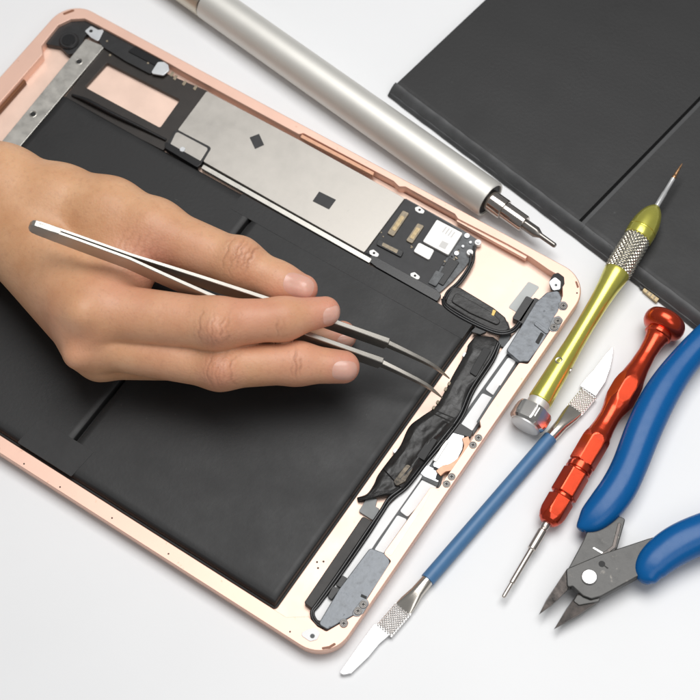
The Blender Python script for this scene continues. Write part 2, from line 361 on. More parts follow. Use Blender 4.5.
# floor sticker, microphone foam and cables to the upper speaker
plate('grey_sticker', [(528.6, 281.5), (539.5, 286.8), (518.2, 313), (508.5, 307.2)], FL, FL+.2, M('pale_grey_sticker', (.52, .54, .53), .6), T, r=.6, bev=.05)
fp = plate('black_foam_pad', [(452, 287), (460, 288.5), (493, 308.5), (504, 317.5), (508.5, 328), (503, 332), (490, 328), (469, 316.5), (446, 302.5)], FL, 4.9, m_flex, T, r=1.2, bev=.5)
plate('foam_ridge', [(456, 293), (492, 313), (500, 321), (497, 324), (470, 312), (452, 301)], 4.8, 5.5, m_flex, fp, r=.9, bev=.3)
plate('yellow_mark', [(493, 309.5), (496, 310.7), (493.7, 315.7), (491.6, 314.8)], 5.2, 5.6, M('yellow_film', (.85, .60, .16), .45), fp, r=.2, bev=.05)
plate('grey_flex_tail', [(497, 316), (508, 322), (511, 333), (506, 348), (497, 344), (503, 332)], FL, 3.6, m_gasket, T, r=1.0)
for k in range(2):
    tube('black_cable', [at(444-k*1.5, 297+k*2.2, 5.4), at(446-k, 305+k*1.6, 5.7), at(460-k, 314.5+k*2, 5.8), at(480, 325+k*2.1, 5.8), at(498, 331.5+k*2.2, 5.6), at(511+k, 330+k*2, 5.2), at(519+k*1.2, 322+k*2, 4.8), at(528, 306+k*3, 4.4)], .55, m_blkg, T, 10)
plate('battery_connector', [(471, 331.5), (478, 325), (487, 331), (480, 334)], 4.0, 5.6, m_blk, T, r=.4)
for P in ([(526.5, 296), (534.5, 299.8), (521, 321.5), (512.5, 318)], [(534.5, 297.6), (541, 300.6), (526, 325), (518.5, 321.5)]):
    plate('rubber_block', P, FL, 5.5, m_blk, T, r=.5)

# white film strips, gaskets and home button bracket at the right end
plate('gasket_strip', [(520, 327), (519, 361), (500, 392), (473, 434.5), (452, 437), (440, 486), (426, 498), (408, 520), (384, 556), (366, 552), (420, 470), (480, 380)], FL, 3.3, m_gasket, T, r=.4)
plate('white_strip', [(519.4, 328), (527, 331), (507, 353.2), (459, 420), (420.5, 478.5), (376.3, 541), (345, 590), (325, 622), (317, 619.5), (313.2, 611), (343, 571), (382, 513), (400, 495), (468, 400), (494, 360)], FL, 4.0, m_white, T, r=.9)
for P in ([(508.3, 357.6), (515.8, 361), (493.8, 395.2), (485.8, 389.2)], [(482.6, 393.3), (493.6, 398.5), (471.6, 431), (460.8, 424.5)],
          [(423.5, 478.3), (438, 485), (407.5, 516.5), (400.2, 511)], [(397.5, 515.4), (407, 519.5), (382.5, 554), (374.5, 550)]):
    plate('white_pad', P, FL, 3.9, m_white, T, r=.6)
plate('dark_slot', [(499.5, 385), (502, 386.5), (478.5, 423), (476.5, 421.8)], RIM-.3, RIM+.06, m_gasket, T, r=.3, bev=.02)
plate('copper_ledge', [(427, 493), (431, 491.5), (423, 507), (404, 536), (391, 556), (384, 553)], RIM-.2, RIM+.08, m_floor, T, r=.6, bev=.02)
hb = plate('home_button_bracket', [(453.5, 429), (464, 435), (462, 449), (457, 459), (447, 467), (438, 470.5), (433, 465), (444, 445)], FL, 4.8, m_silver, T, r=.8)
plate('bracket_hinge', [(446, 440), (448.5, 441.5), (436, 461.5), (433.5, 460)], 4.7, 5.2, m_steel, hb, r=.2)
arc = [(465.2, 437.5), (467.3, 445), (465, 453.5), (459.5, 461), (451, 466.8), (444, 468.6), (438.5, 473)]
o_ = []; i_ = []
for k, p in enumerate(spline([(*p, 0) for p in arc], 4)):
    pass
Pq = spline([(*p, 0) for p in arc], 4)
for k, p in enumerate(Pq):
    t = unit(Pq[min(k+1, len(Pq)-1)]-Pq[max(0, k-1)]); nn = np.array([t[1], -t[0], 0])
    o_.append(tuple((p+nn*3.1)[:2])); i_.append(tuple((p-nn*3.1)[:2]))
plate('copper_arc', o_+i_[::-1], 4.6, 5.6, m_copper, T, r=0)
plate('corner_clip', [(453, 427.5), (460.5, 423.5), (473, 431.5), (470, 437), (452, 432)], 3.5, 5.0, m_blk, T, r=.3)
lwb = plate('lower_bracket', [(419.5, 472), (427, 465.5), (441.5, 472), (438, 482), (424, 476)], FL, 4.7, m_silver, T, r=.4)
plate('bracket_notch', [(434.5, 466.5), (441, 469.5), (439.5, 472.3), (433.5, 469)], 4.5, 4.95, m_hole, lwb, r=.1, bev=.03)
plate('bracket_notch', [(437, 473.5), (441.5, 475.5), (439, 480.5), (435.5, 478.5)], 4.5, 4.95, m_hole, lwb, r=.1, bev=.03)
plate('corner_clip', [(423, 474.5), (438.5, 482), (437, 486), (421.5, 478.5)], 3.0, 4.5, m_gasket, T, r=.2)

# screws on the ledge: one built, the rest copied
def make_screw(c):
    o = bpy.data.objects.new('screw', None)
    bpy.data.objects.remove(o)
    n = 28; prof = [(-.5, 1.35), (.1, 1.35), (.2, 1.25), (.2, 1.02), (-.02, .95), (-.02, .85), (.16, .78), (.16, .42), (.0, .40)]
    R = [[np.array([r*math.cos(2*math.pi*j/n), r*math.sin(2*math.pi*j/n), z]) for j in range(n)] for z, r in prof]
    V, F = rings(R); me = bpy.data.meshes.new('screw'); me.from_pydata([tuple(v*U) for v in V], [], F); smooth(me, 30)
    s = link('screw', me, m_screw, T, loc=np.asarray(c)-world(T))
    P = []
    for k in range(4):
        a = math.pi/2*k+.4
        for da, r in ((-.8, .17), (-.28, .58), (.28, .58)): P.append((r*math.cos(a+da), r*math.sin(a+da)))
    V = [(x, y, .15) for x, y in P]+[(x, y, .19) for x, y in P]; nP = len(P)
    me2 = bpy.data.meshes.new('screw_recess'); F = [tuple(range(nP, 2*nP)), tuple(range(nP))[::-1]]+[(i, (i+1) % nP, nP+(i+1) % nP, nP+i) for i in range(nP)]
    me2.from_pydata([tuple(np.array(v)*U) for v in V], [], F); link('screw_recess', me2, m_hole, s)
    return s
spots = [(478.5, 437.8, 6.55), (473, 445, 6.55), (451.6, 476.7, 6.55), (446.6, 484, 6.55), (563.4, 305.9, 6.8), (557.9, 320.9, 6.8), (554, 327, 6.8), (363.3, 604.5, 6.8), (358, 611, 6.8), (343.7, 623.5, 6.8)]
s0 = make_screw(at(*spots[0]))
for p in spots[1:]: copy_to(s0, T, at(*p))

# speakers
sp1 = plate('upper_speaker', [(547, 293), (558, 291), (561, 298), (558.8, 310), (552.5, 318.5), (549, 331), (537, 349.5), (528.5, 360.5), (519.5, 361), (507, 350.3), (522, 326.3), (536, 303)], FL, 6.25, m_graph, T, r=.9, bev=.3)
plate('speaker_slot', [(541, 332), (544, 334), (538.5, 344.5), (535.3, 342)], 6.1, 6.32, m_hole, sp1, r=.3, bev=.03)
plate('speaker_ridge', [(536, 321), (548, 330), (549, 332.5), (546, 333.5), (534, 324)], 6.1, 6.6, m_graph, sp1, r=.5)
for P in ([(559, 302), (565, 301.5), (568, 305.5), (565.5, 310), (559, 309.5)], [(553, 318), (559, 315.5), (562.8, 320), (559.6, 326.5), (557, 331), (552, 331.5), (548.5, 329)]):
    plate('screw_lug', P, 5.4, 6.68, m_lug, sp1, r=.9)
crn = plate('corner_recess', [(553, 274.5), (558, 272.5), (564, 277), (564.5, 284), (560, 291), (551, 290), (549, 282)], RIM-.5, RIM+.05, m_hole, T, r=.8, bev=.03)
ct = plate('corner_tab', [(549, 282), (555, 277), (560.5, 281.5), (560, 289), (553, 290)], RIM-.2, RIM+.35, m_silver, T, r=.7)
disc('screw_hole', at(556, 285, 6.9), .6, 6.6, 6.9, m_gasket, ct, 16)
sp2 = plate('lower_speaker', [(370.3, 548.6), (387.2, 555), (389.2, 562), (387.2, 569), (366.5, 598.5), (362, 603), (354, 614), (327, 628.6), (319.3, 623.7), (340, 589)], FL, 6.25, m_graph, T, r=1.0, bev=.3)
plate('speaker_notch', [(361.5, 594), (367, 596.5), (366, 599), (360.5, 596.5)], 6.1, 6.34, m_hole, sp2, r=.1, bev=.03)
for P in ([(362, 600), (366.5, 598.5), (369, 603.5), (363, 613), (358.5, 616.5), (353.5, 616), (352.5, 612)], [(340, 619.5), (345.5, 618.5), (348.5, 623), (345, 627.7), (340, 626)]):
    plate('screw_lug', P, 5.4, 6.68, m_lug, sp2, r=.9)
for P in ([(342.6, 575.5), (347.2, 578.4), (340.4, 587.3), (336.2, 584.6)], [(333, 586.6), (339.5, 588.8), (331.6, 599.2), (328, 596.2)]):
    plate('black_clip', P, 3.5, 5.6, m_blk, T, r=.3)
tabl = plate('corner_tab', [(299.5, 634), (308, 629.3), (315.5, 627.8), (320, 633), (317, 639.2), (310, 641)], RIM-.2, RIM+.3, m_white, T, r=.9)
disc('screw_hole', at(312.4, 636, 6.85), .85, 6.6, 6.86, m_gasket, tabl, 16)
plate('edge_slot', [(321.5, 647.3), (329, 646), (334.7, 642.5), (336.2, 644.6), (330, 648.4), (322.3, 649.6)], RIM-.2, RIM+.06, M('copper_brown_slot', (.25, .10, .05), .5), T, r=.4, bev=.02)
plate('edge_slot', [(575, 281), (577, 281.5), (579, 287), (577.3, 288.3)], RIM-.2, RIM+.06, bpy.data.materials['copper_brown_slot'], T, r=.3, bev=.02)
for p in ((24, 463.8), (168.5, 553.8), (290, 631.7), (577, 293), (112, 518), (60, 487), (317, 562), (323.5, 561.5), (318, 568)):
    zz = RIM+.03 if p[0] not in (317, 323.5, 318) else FL+.05
    disc('pinhole', at(*p, zz), .42, zz-.3, zz+.02, M('pinhole_dark', (.05, .03, .02), .6) if 'pinhole_dark' not in bpy.data.materials else bpy.data.materials['pinhole_dark'], T, 12)
plate('edge_slot', [(62.5, 13.3), (72, 9.6), (74.5, 9.6), (74, 11.3), (64, 15)], RIM-.2, RIM+.06, bpy.data.materials['copper_brown_slot'], T, r=.4, bev=.02)

# crinkled black flex ribbon
def ribbon(name, Lp, Rp, zf, mat, parent, n=150, m=34, th=.35):
    def rs(P):
        P = spline([(*p, 0) for p in P], 8); P = np.array(P)[:, :2]; s = np.r_[0, np.cumsum(np.linalg.norm(np.diff(P, axis=0), axis=1))]; s /= s[-1]
        u = np.linspace(0, 1, n); return np.stack([np.interp(u, s, P[:, 0]), np.interp(u, s, P[:, 1])], 1)
    A, B = rs(Lp), rs(Rp); top = []; bot = []
    for i in range(n):
        for j in range(m):
            t = j/(m-1); p = A[i]*(1-t)+B[i]*t; z = zf(i/(n-1), t)
            top.append(at(p[0], p[1], z)); bot.append(at(p[0], p[1], z)-np.array([0, 0, th+1.2*min(1, 8*min(t, 1-t))]))
    V = top+bot; N = n*m; F = []
    for i in range(n-1):
        for j in range(m-1):
            a = i*m+j; F.append((a, a+1, a+m+1, a+m)); F.append((N+a, N+a+m, N+a+m+1, N+a+1))
    for i in range(n-1):
        for j in (0, m-1):
            a = i*m+j; F.append((a, a+m, N+a+m, N+a) if j == 0 else (a+m, a, N+a, N+a+m))
    for j in range(m-1):
        F.append((j, N+j, N+j+1, j+1)); a = (n-1)*m+j; F.append((a, a+1, N+a+1, N+a))
    return build(name, V, F, mat, parent, 16)
ph = rng.uniform(0, 6.28, 12)
def tri(x): return abs(x % 2-1)
def zflex(s, t):
    e = min(1, 5*min(t, 1-t), 12*s, 30*(1-s)+.15); a = .10 if s < .42 else .26
    w = a*(1.3*tri(9*s+2.6*t+ph[0])*tri(2*t+ph[1])+1.0*tri(15*s-3.7*t+ph[2])+.7*tri(21*s+5.2*t*t+ph[3])+.5*tri(6.3*t-4*s+ph[4]))
    step = .5 if .44 < s < .80 else 0
    return 4.35+1.1*e**.5+w*e+step+(.8*math.exp(-((t-.72)/.1)**2) if .45 < s < .78 else 0)-1.3*max(0, s-.85)/.15
rib = ribbon('flex_ribbon', [(476, 335.5), (468, 345), (466, 352), (453, 375), (446, 389), (436, 406), (421, 417), (409, 427), (400, 446), (389, 460), (378, 475), (374, 484), (367, 493.7), (357, 497.5)],
             [(493, 337), (499.7, 344), (494, 358), (481, 379), (471, 388), (467, 402), (463, 415), (447, 434), (437, 446), (427, 460), (415, 475), (400, 492), (382, 497), (358, 501.5)], zflex, m_flex, T)
plate('flex_stiffener', [(484, 347), (491, 350), (476, 376), (470, 372)], 5.0, 6.2, m_tape, rib, r=.4)
plate('flex_stiffener', [(430, 437), (437, 440), (424, 460), (417, 456)], 5.6, 7.0, m_tape, rib, r=.3)
m_scuff = M('scuffed_gold_film', (.10, .082, .06), .45, .4, var=.8, vscale=420, bump=.1, bscale=700)
plate('scuffed_patch', [(407, 464), (413, 468), (405, 481), (396, 486), (394, 481)], 5.6, 6.95, m_scuff, rib, r=.8, bev=.12)
for p in ((449, 383.5), (445.5, 389), (437.5, 402), (433.5, 407.5)):
    x, y = p; plate('gold_contact', [(x-1.6, y+.8), (x, y-2), (x+1.8, y-1.1), (x+.3, y+1.7)], 4.6, 5.6, m_tan, rib, r=.3)
for p in ((465, 354.5), (395.5, 450.5)):
    x, y = p; plate('flex_nub', [(x-3, y+1), (x-.5, y-2.5), (x+2.5, y-1), (x, y+2.7)], FL, 4.6, m_label, rib, r=.4)
plate('grey_flex_tab', [(365.7, 500.6), (377, 498), (375, 506.5), (379.5, 509), (373, 520), (359, 511)], FL, 3.4, M('grey_flex_film', (.24, .25, .25), .5, var=.1), T, r=.5)
for k in range(2):
    dx = k*2.9; dy = k*1.6
    tube('black_cable', [at(498+dx*.6, 343+dy, 5.4), at(490+dx, 360+dy, 5.0), at(471+dx, 389+dy, 5.0), at(459+dx, 416+dy, 5.0), at(442+dx, 439+dy, 5.0), at(424+dx*.9, 461+dy, 5.0), at(405+dx, 485+dy, 5.0), at(389+dx, 498+dy, 4.9),
                         at(380+dx*.7, 512+dy, 4.7), at(365+dx, 534+dy, 4.7), at(340+dx*.8, 571+dy, 4.7), at(318+dx*.6, 602+dy, 4.7), at(311.5+dx*.6, 612, 4.7), at(314.5+dx*.5, 622-dy, 4.9), at(323, 628-dy, 5.1)], .55, m_blkg, T, 10, sub=5)
plate('dark_flat_bar', [(363, 517), (371.5, 521.5), (312.3, 608), (305, 602.5)], FL, 4.7, M('dark_grey_foam', (.035, .032, .03), .55, var=.25, vscale=200, bump=.05, bscale=500), T, r=.5, bev=.3)
# bright inner side walls of the cavity get small machining details
plate('inner_bracket', [(302, 134.5), (374, 172.3), (372.8, 175), (300.5, 137)], 4.4, 6.1, m_copper, T, r=.2)
plate('inner_bracket', [(458, 218), (527, 256), (525.5, 258.5), (457, 221)], 3.8, 5.6, m_gold, T, r=.3)

# ------------------------------------------------------------------ spare battery at the upper right
A0 = at(388, 95.5, 0); e1 = unit(at(633.6, 282, 0)-A0); e2 = unit(at(485, 0, 4.3)-at(388, 91.5, 4.3)); L1 = float((at(577.5, 227, 4.3)-A0) @ e1)
SB = thing('battery', 'loose black double battery pack lying on the white table above the tools', 'battery', A0)
def fxb(v): return A0+e1*v[0]+e2*v[1]+np.array([0, 0, v[2]])
BZ = 4.3
base = fxb
sb_base = plate('battery_wrap', [tuple(fxb((x, y, 0))[:2]) for x, y in ((.5, .5), (2*L1-1, .5), (2*L1-1, 127), (.5, 127))], .05, 2.2, m_edge, SB, px=False, r=1.2, bev=.4)
for k in range(2):
    pillow('battery_cell', k*(L1+.4), 0, k*(L1+.4)+L1-.5, 128, .3, BZ, m_cell, SB, inset=2.0, ix=.5, amp=.05, fx=fxb, slope=.8)
def fold(s0, s1, z):
    V = []; F = []; n = 60; prof = ((-.35, .3), (-.3, 1.0), (.5, 2.0), (1.8, 3.25), (3.2, BZ+.02), (4.4, BZ+.14), (4.5, BZ-.1))
    for i in range(n+1):
        s = s0+(s1-s0)*i/n
        for y, zz in prof: V.append(fxb((s, y-.15+.10*math.sin(s*.45)*math.sin(s*.17+1), zz+z+.06*math.sin(s*.8))))
    m = len(prof)
    for i in range(n):
        for j in range(m-1): a = i*m+j; F.append((a, a+m, a+m+1, a+1))
    return build('folded_edge_tape', V, F, m_edge, SB, 60)
fold(.3, L1*.51, 0); fold(L1*.5, L1*1.02, .12); fold(L1*1.02, L1*2, 0)
cn = plate('connector_tab', [(642.5, 290), (646, 287), (660.5, 296.5), (656.5, 302)], .4, 1.6, m_brass, SB, r=.3)
for k in range(3):
    x, y = 646+k*3.6, 291.3+k*2.6; plate('connector_groove', [(x, y+2), (x+2.6, y-1.6), (x+3.5, y-1), (x+.9, y+2.7)], 1.5, 1.7, m_tan, cn, r=0, bev=.03)
plate('connector_flex', [(638, 281), (643, 278), (652, 286), (664, 297), (660, 299), (645, 288), (641, 289)], .3, 1.4, m_blk, SB, r=.4)

# ------------------------------------------------------------------ silver screwdriver
A = at(490.5, 200.2, 7.3); Bx = at(209, 1.7, 7.3); d = unit(A-Bx)
SD = thing('screwdriver', 'thick silver aluminium screwdriver lying between the tablet and the loose battery', 'screwdriver', (*A[:2], 0))
L0 = np.linalg.norm(A-Bx)
tA = lambda x, y: along(A, d, x, y)
lathe('barrel', A, d, [(-L0+.3, 6.7), (-L0+.3, 7.27), (-1.2, 7.27), (-.5, 7.18), (0, 6.95), (-.1, 6.3), (-1.2, 6.05), (-2.2, 5.9)], m_alu, SD, 96)
lathe('end_cap', A, d, [(-L0-46, 6.4), (-L0-45, 7.1), (-L0-.7, 7.2), (-L0-.35, 6.95), (-L0-.2, 6.3)], M('champagne_aluminium', (.60, .55, .46), .36, .9), SD, 80)
lathe('seam_ring', A, d, [(-L0-.5, 6.9), (-L0+.5, 6.9)], m_hole, SD, 64)
lathe('dark_socket', A, d, [(-2, 6.05), (-.6, 5.9), (-.5, 3)], m_hole, SD, 64)
c1_ = tA(504.5, 211); c2_ = tA(524.5, 225); c3_ = tA(538.5, 235.5); c4_ = tA(554.5, 247.8)
lathe('collar', A, d, [(-.8, 4.0), (c1_-.6, 4.0), (c1_-.2, 3.9), (c1_, 3.5)], m_chrome, SD, 64)
lathe('chuck', A, d, [(c1_-.4, 3.3), (c2_-.7, 3.25), (c2_-.1, 3.0), (c2_, 2.2)], m_chrome, SD, 64)
lathe('bit', A, d, [(c2_-.5, 2.1, 1.95), (c3_-1.5, 2.1, 1.95), (c3_, 1.35), (c3_+.8, 1.0), (c4_-.5, .95), (c4_, .6)], m_dsteel, SD, 48)

# ------------------------------------------------------------------ yellow pen screwdriver
A = at(531.5, 415, 7.0); Bx = at(640, 234, 9.7); d = unit(Bx-A)
YT = thing('screwdriver', 'yellow green screwdriver with a knurled grip and thin brass tip resting on the loose battery', 'screwdriver', (*A[:2], 0))
ty = lambda x, y: along(A, d, x, y)
t_end = ty(539, 400.5); t_hole = ty(560, 367); t_w = ty(586, 326); t_u = ty(615.5, 272.5); t_k0 = ty(618.5, 266); t_k1 = ty(638, 238); t_g = ty(641, 230); t_d = ty(656, 206)
lathe('handle', A, d, [(t_end-.3, 3.9), (t_end, 4.25), (t_end+.4, 4.35), (t_end*.6+t_hole*.4, 4.15), (t_hole-1, 3.9), (t_hole+1.5, 3.8), (t_hole*.5+t_w*.5, 3.45), (t_w, 3.3), (t_w*.6+t_u*.4, 3.5), (t_u-7, 4.0), (t_u-2, 4.65), (t_u, 4.85), (t_u+.6, 4.7)], m_yel, YT, 80)
def diamond(t, th, q):
    a = t/1.55; b = th*19/(2*math.pi)
    p = abs(((a+b) % 1)-.5)+abs(((a-b) % 1)-.5); return q-.55+.75*p
nk = 60
lathe('knurled_grip', A, d, [(t_u+.3, 4.3)]+[(t_u+.5+(t_k1-t_u-.8)*i/nk, 4.95+.15*math.sin(math.pi*i/nk)) for i in range(nk+1)]+[(t_k1, 4.3)], M('nickel_knurl', (.62, .59, .50), .22, .95), YT, 190, ang=12, rad=diamond)
D = t_d-t_g
lathe('nose_cone', A, d, [(t_k1-.4, 4.5), (t_k1, 5.2), (t_g-.9, 5.35), (t_g-.5, 5.3), (t_g-.3, 5.05), (t_g, 5.05), (t_g+.2, 5.3), (t_g+.3*D, 5.0), (t_g+.55*D, 4.35), (t_g+.75*D, 3.45), (t_g+.9*D, 2.3), (t_d-.3, 1.5), (t_d, 1.1)], m_yel, YT, 80, ang=40)
t1 = ty(673, 178.5); t2 = ty(682, 163.5)
lathe('shaft', A, d, [(t_d-1, 1.0), (t_d+.47*(t1-t_d), 1.0), (t_d+.5*(t1-t_d), .85), (t1, .82), (t1+.1, .5)], M('pale_steel_shaft', (.80, .80, .80), .3, .7), YT, 32)
lathe('brass_tip', A, d, [(t1-.2, .6), (t1+.8, .85), (t1+1.6, .6), (t1+2.2, .62), (t2-2, .45), (t2, .15)], M('worn_copper_tip', (.52, .30, .16), .35, .9, var=.4, vscale=900), YT, 24)
lathe('neck_ring', A, d, [(2.5, 3.6), (3.2, 4.0), (t_end-.6, 4.0), (t_end-.1, 4.0)], m_alu, YT, 64)
hx = lathe('hexagonal_cap', A, d, [(-4.6, 4.6), (-4.3, 5.6), (-3.5, 6.5, 6.15), (-2.4, 7.1, 6.25), (1.2, 7.1, 6.25), (2.2, 6.6, 6.2), (2.9, 5.2), (3.1, 4.2)], M('bright_nickel_cap', (.72, .70, .67), .17, .95), YT, 120, ang=14, rot=.35)
lathe('spinning_disc', A, d, [(-5.0, 5.0), (-4.9, 5.25), (-4.5, 5.35), (-4.2, 5.3)], M('dull_nickel_face', (.68, .68, .67), .4, .6), YT, 64)
xx, yy = frame_of(d)
for px, py in ((557.4, 364), (569, 371)):
    tt = ty(px, py); rr = ray(px, py); P0 = A+d*tt
    # outward direction at which the hole is seen
    best = min(np.linspace(0, 2*math.pi, 181), key=lambda a: np.linalg.norm(np.cross(P0+3.9*(math.cos(a)*xx+math.sin(a)*yy)-CAM_C, rr))-.02*np.dot(math.cos(a)*xx+math.sin(a)*yy, -rr))
    nn = math.cos(best)*xx+math.sin(best)*yy
    h = lathe('set_screw', P0, nn, [(3.2, 1.35), (3.95, 1.35), (4.0, 1.2), (3.9, .9), (3.6, .8), (3.55, .3)], m_bit, YT, 28)

# ------------------------------------------------------------------ red screwdriver
A = at(547, 523, 5.2); Bx = at(669, 316, 8.0); d = unit(Bx-A)
RS = thing('screwdriver', 'red anodised screwdriver with hexagonal grip and silver bit beside the blue handled cutters', 'screwdriver', (*A[:2], 0))
tr = lambda x, y: along(A, d, x, y)
L = np.linalg.norm(Bx-A); g1 = tr(562.5, 497); g2 = tr(577, 471.5); g3 = tr(580.5, 465); fe = tr(596, 437.5); ws = tr(608.5, 417); b0 = tr(617, 404); b1 = tr(631.5, 380); nk_ = tr(646, 353); cr = tr(657, 334.5)
pr = [(-.2, 2.0), (0, 2.6), (1.0, 3.6), (2.6, 4.3, 4.05), (4.4, 4.65, 4.15), (g1-1.0, 4.75, 4.2), (g1-.8, 4.5, 4.1), (g1-.5, 3.9), (g1+.3, 3.9), (g1+.6, 4.6, 4.15), (g1+.8, 4.85, 4.25),
      (g2-.7, 4.85, 4.25), (g2-.5, 4.6, 4.15), (g2-.3, 4.1), (g2+.2, 4.1), (g2+.4, 4.6), (g3-.5, 4.6), (g3-.3, 4.1), (g3+.2, 4.1), (g3+.5, 4.7, 4.15), (g3+.8, 4.85, 4.25),
      (fe-1.5, 4.9, 4.25), (fe+.2, 4.75), (fe+1.6, 4.3), (fe*.5+ws*.5+.5, 3.85), (ws, 3.65), (ws*.5+b0*.5, 4.0), (b0, 4.75, 4.6), (b0+2, 5.15, 4.55), (b1-3.2, 5.2, 4.5), (b1-.8, 4.85, 4.5), (b1+1, 4.35), (b1*.5+nk_*.5, 3.6), (nk_, 3.2), (nk_*.5+cr*.5, 3.45), (cr-1.4, 4.0), (cr-.5, 4.4)]
pp = []
for i in range(len(pr)-1):
    a, b = pr[i], pr[i+1]; k = 4 if b[0]-a[0] > 1.4 else 1
    for q in range(k):
        t = q/k; ap_ = None
        if len(a) > 2 or len(b) > 2:
            va = a[2] if len(a) > 2 else a[1]; vb = b[2] if len(b) > 2 else b[1]; ap_ = va*(1-t)+vb*t
        x = (a[0]*(1-t)+b[0]*t, a[1]*(1-t)+b[1]*t); pp.append((*x, ap_) if ap_ else x)
pp.append(pr[-1])
lathe('grip', A, d, pp, m_red, RS, 144, ang=16, rot=-cam_angle(A, d)+.12)
lathe('end_knob', A, d, [(cr-.7, 4.2), (cr-.3, 4.9), (cr+.5, 5.0), (cr+.9, 4.6), (cr+1.2, 4.6), (cr+1.6, 5.6), (cr+2.3, 6.7), (cr+3.4, 7.4), (cr+4.8, 7.65), (cr+6.2, 7.5), (cr+7.4, 6.9), (cr+8.3, 5.6), (cr+8.7, 3.8), (cr+8.8, 1.5)], m_red, RS, 96, ang=40)
for t in (g1*.4, g1+1.9):
    a_ = -.5; nn = math.cos(a_)*xx+math.sin(a_)*yy
t1 = tr(531, 549.5); t2 = tr(512, 583); t3 = tr(503.8, 597)
lathe('collar', A, d, [(-1.6, 1.45), (-.1, 1.5), (.2, 1.4)], m_bit, RS, 40)
lathe('bit', A, d, [(t3-.2, .45), (t3, .62), (t3+.8, .72), (t2-.3, .68), (t2+.1, .95), (t1-.4, 1.0), (t1, 1.1), (t1+.3, 1.5), (-3.2, 1.55), (-2.8, 1.25), (-2.3, 1.25), (-1.9, 1.45), (-1.2, 1.45)], m_bit, RS, 40, ang=30)

# ------------------------------------------------------------------ blue double ended spudger
zc = 2.7; A = at(427.5, 580, zc); Bx = at(550.5, 437.5, zc); d = unit(Bx-A); x, y = frame_of(d); UP = np.array([0, 0, 1.])
SP = thing('scalpel_tool', 'slim blue rod with a white metal blade at each end lying beside the tablet edge', 'scalpel', (*A[:2], 0))
Lr = np.linalg.norm(Bx-A)
lathe('blue_handle', A, d, [(-.2, 2.2), (0, 2.55), (Lr, 2.55), (Lr+.2, 2.2)], m_bluerod, SP, 48)
def end(A, d, flat0, flat1, w, tip_poly, knurl_name='grip_flat'):
    x, y = frame_of(d); t0 = along(A, d, *flat0); t1 = along(A, d, *flat1); zf = zc-1.2
    loft('ferrule', [(A+d*-.5, x, y, 2.2, 2.2, 2), (A+d*.8, x, y, 2.2, 2.2, 2), (A+d*t0*.45, x, y, 2.3, 1.9, 2.1), (A+d*t0*.8-UP*.4, x, y, 3.0, 1.25, 2.6), (A+d*(t0)-UP*.7, x, y, w-.15, .75, 4), (A+d*(t0+1)-UP*.8, x, y, w-.1, .6, 5)], M('nickel_ferrule', (.66, .62, .56), .2, .95) if 'nickel_ferrule' not in bpy.data.materials else bpy.data.materials['nickel_ferrule'], SP, 48)
    nu, nv = 96, 64; V = []; F = []
    for i in range(nu+1):
        for j in range(nv+1):
            s = i/nu; c = j/nv*2-1; a = s*(t1-t0); b = c*w
            e = min(1, 12*min(s, 1-s), 8*(1-abs(c))); h = .17*(1+math.cos(2*math.pi*a/1.05)*math.cos(2*math.pi*b/1.05))*e
            V.append(A+d*(t0+a)+x*b+UP*(-.30+h))
    nb = len(V)
    for i in range(nu+1):
        for j in range(nv+1): V.append(V[i*(nv+1)+j]*np.array([1, 1, 0])+np.array([0, 0, 1.1]))
    q = nv+1
    for i in range(nu):
        for j in range(nv): a = i*q+j; F += [(a, a+1, a+q+1, a+q), (nb+a, nb+a+q, nb+a+q+1, nb+a+1)]
    for i in range(nu):
        for j in (0, nv): a = i*q+j; F.append((a, a+q, nb+a+q, nb+a))
    for j in range(nv):
        for i in (0, nu): a = i*q+j; F.append((a, a+1, nb+a+1, nb+a))
    build('knurled_flat', V, F, bpy.data.materials.get('knurled_bright') or M('knurled_bright', (.80, .78, .76), .26, .85), SP, 20)
    plate('blade', tip_poly, 1.3, 2.05, m_blade, SP, r=.3, bev=.2)
end(Bx, d, (573, 408.5), (588, 391), 3.15, [(580.4, 385.5), (585, 379.5), (594, 369.7), (604, 356.5), (613.5, 345.6), (612.3, 356), (610, 367.4), (605, 381.5), (595.6, 395.6)])
end(A, -d, (402.5, 606.5), (382, 629), 3.25, [(374.6, 624), (360, 644), (340, 672.5), (343.5, 674), (351, 672.5), (368, 656.3), (379, 643), (389.3, 634.2)])

# ------------------------------------------------------------------ cutters
PL = thing('wire_cutters', 'small dark steel wire cutters with two blue vinyl handles open on the white table', 'wire cutters', (*at(590, 576, 0)[:2], 0))
def handle(pts, label=None):
    P = []
    for px, py, z, r, h in pts: P.append(np.r_[at(px, py, z), r, h])
    Q_ = spline(P, 8); secs = []
    for i, q in enumerate(Q_):
        t = unit((Q_[min(i+1, len(Q_)-1)]-Q_[max(i-1, 0)])[:3]); x, y = frame_of(t); secs.append((q[:3], x, y, max(q[3], .3), max(q[4], .3), 2.25))
    return loft('handle', secs, m_blue, PL, 48, 60, label)
handle([(580.2, 530.5, 6.0, 1.0, 1.0), (582.5, 527.5, 6.2, 2.5, 2.2), (592, 519.5, 6.4, 4.9, 3.5), (606, 505, 6.8, 6.0, 4.5), (618.5, 488, 7.2, 6.2, 4.9), (629.5, 466, 7.5, 6.1, 5.1), (644.5, 428, 7.8, 6.3, 5.3), (662, 393, 8, 6.1, 5.2), (684, 362, 8, 5.4, 5), (715, 330, 8, 5.1, 4.9), (775, 280, 8, 4.8, 4.6), (805, 258, 8, 4.4, 4.2), (812, 253, 8, 3, 3), (815, 251, 8, .5, .5)])
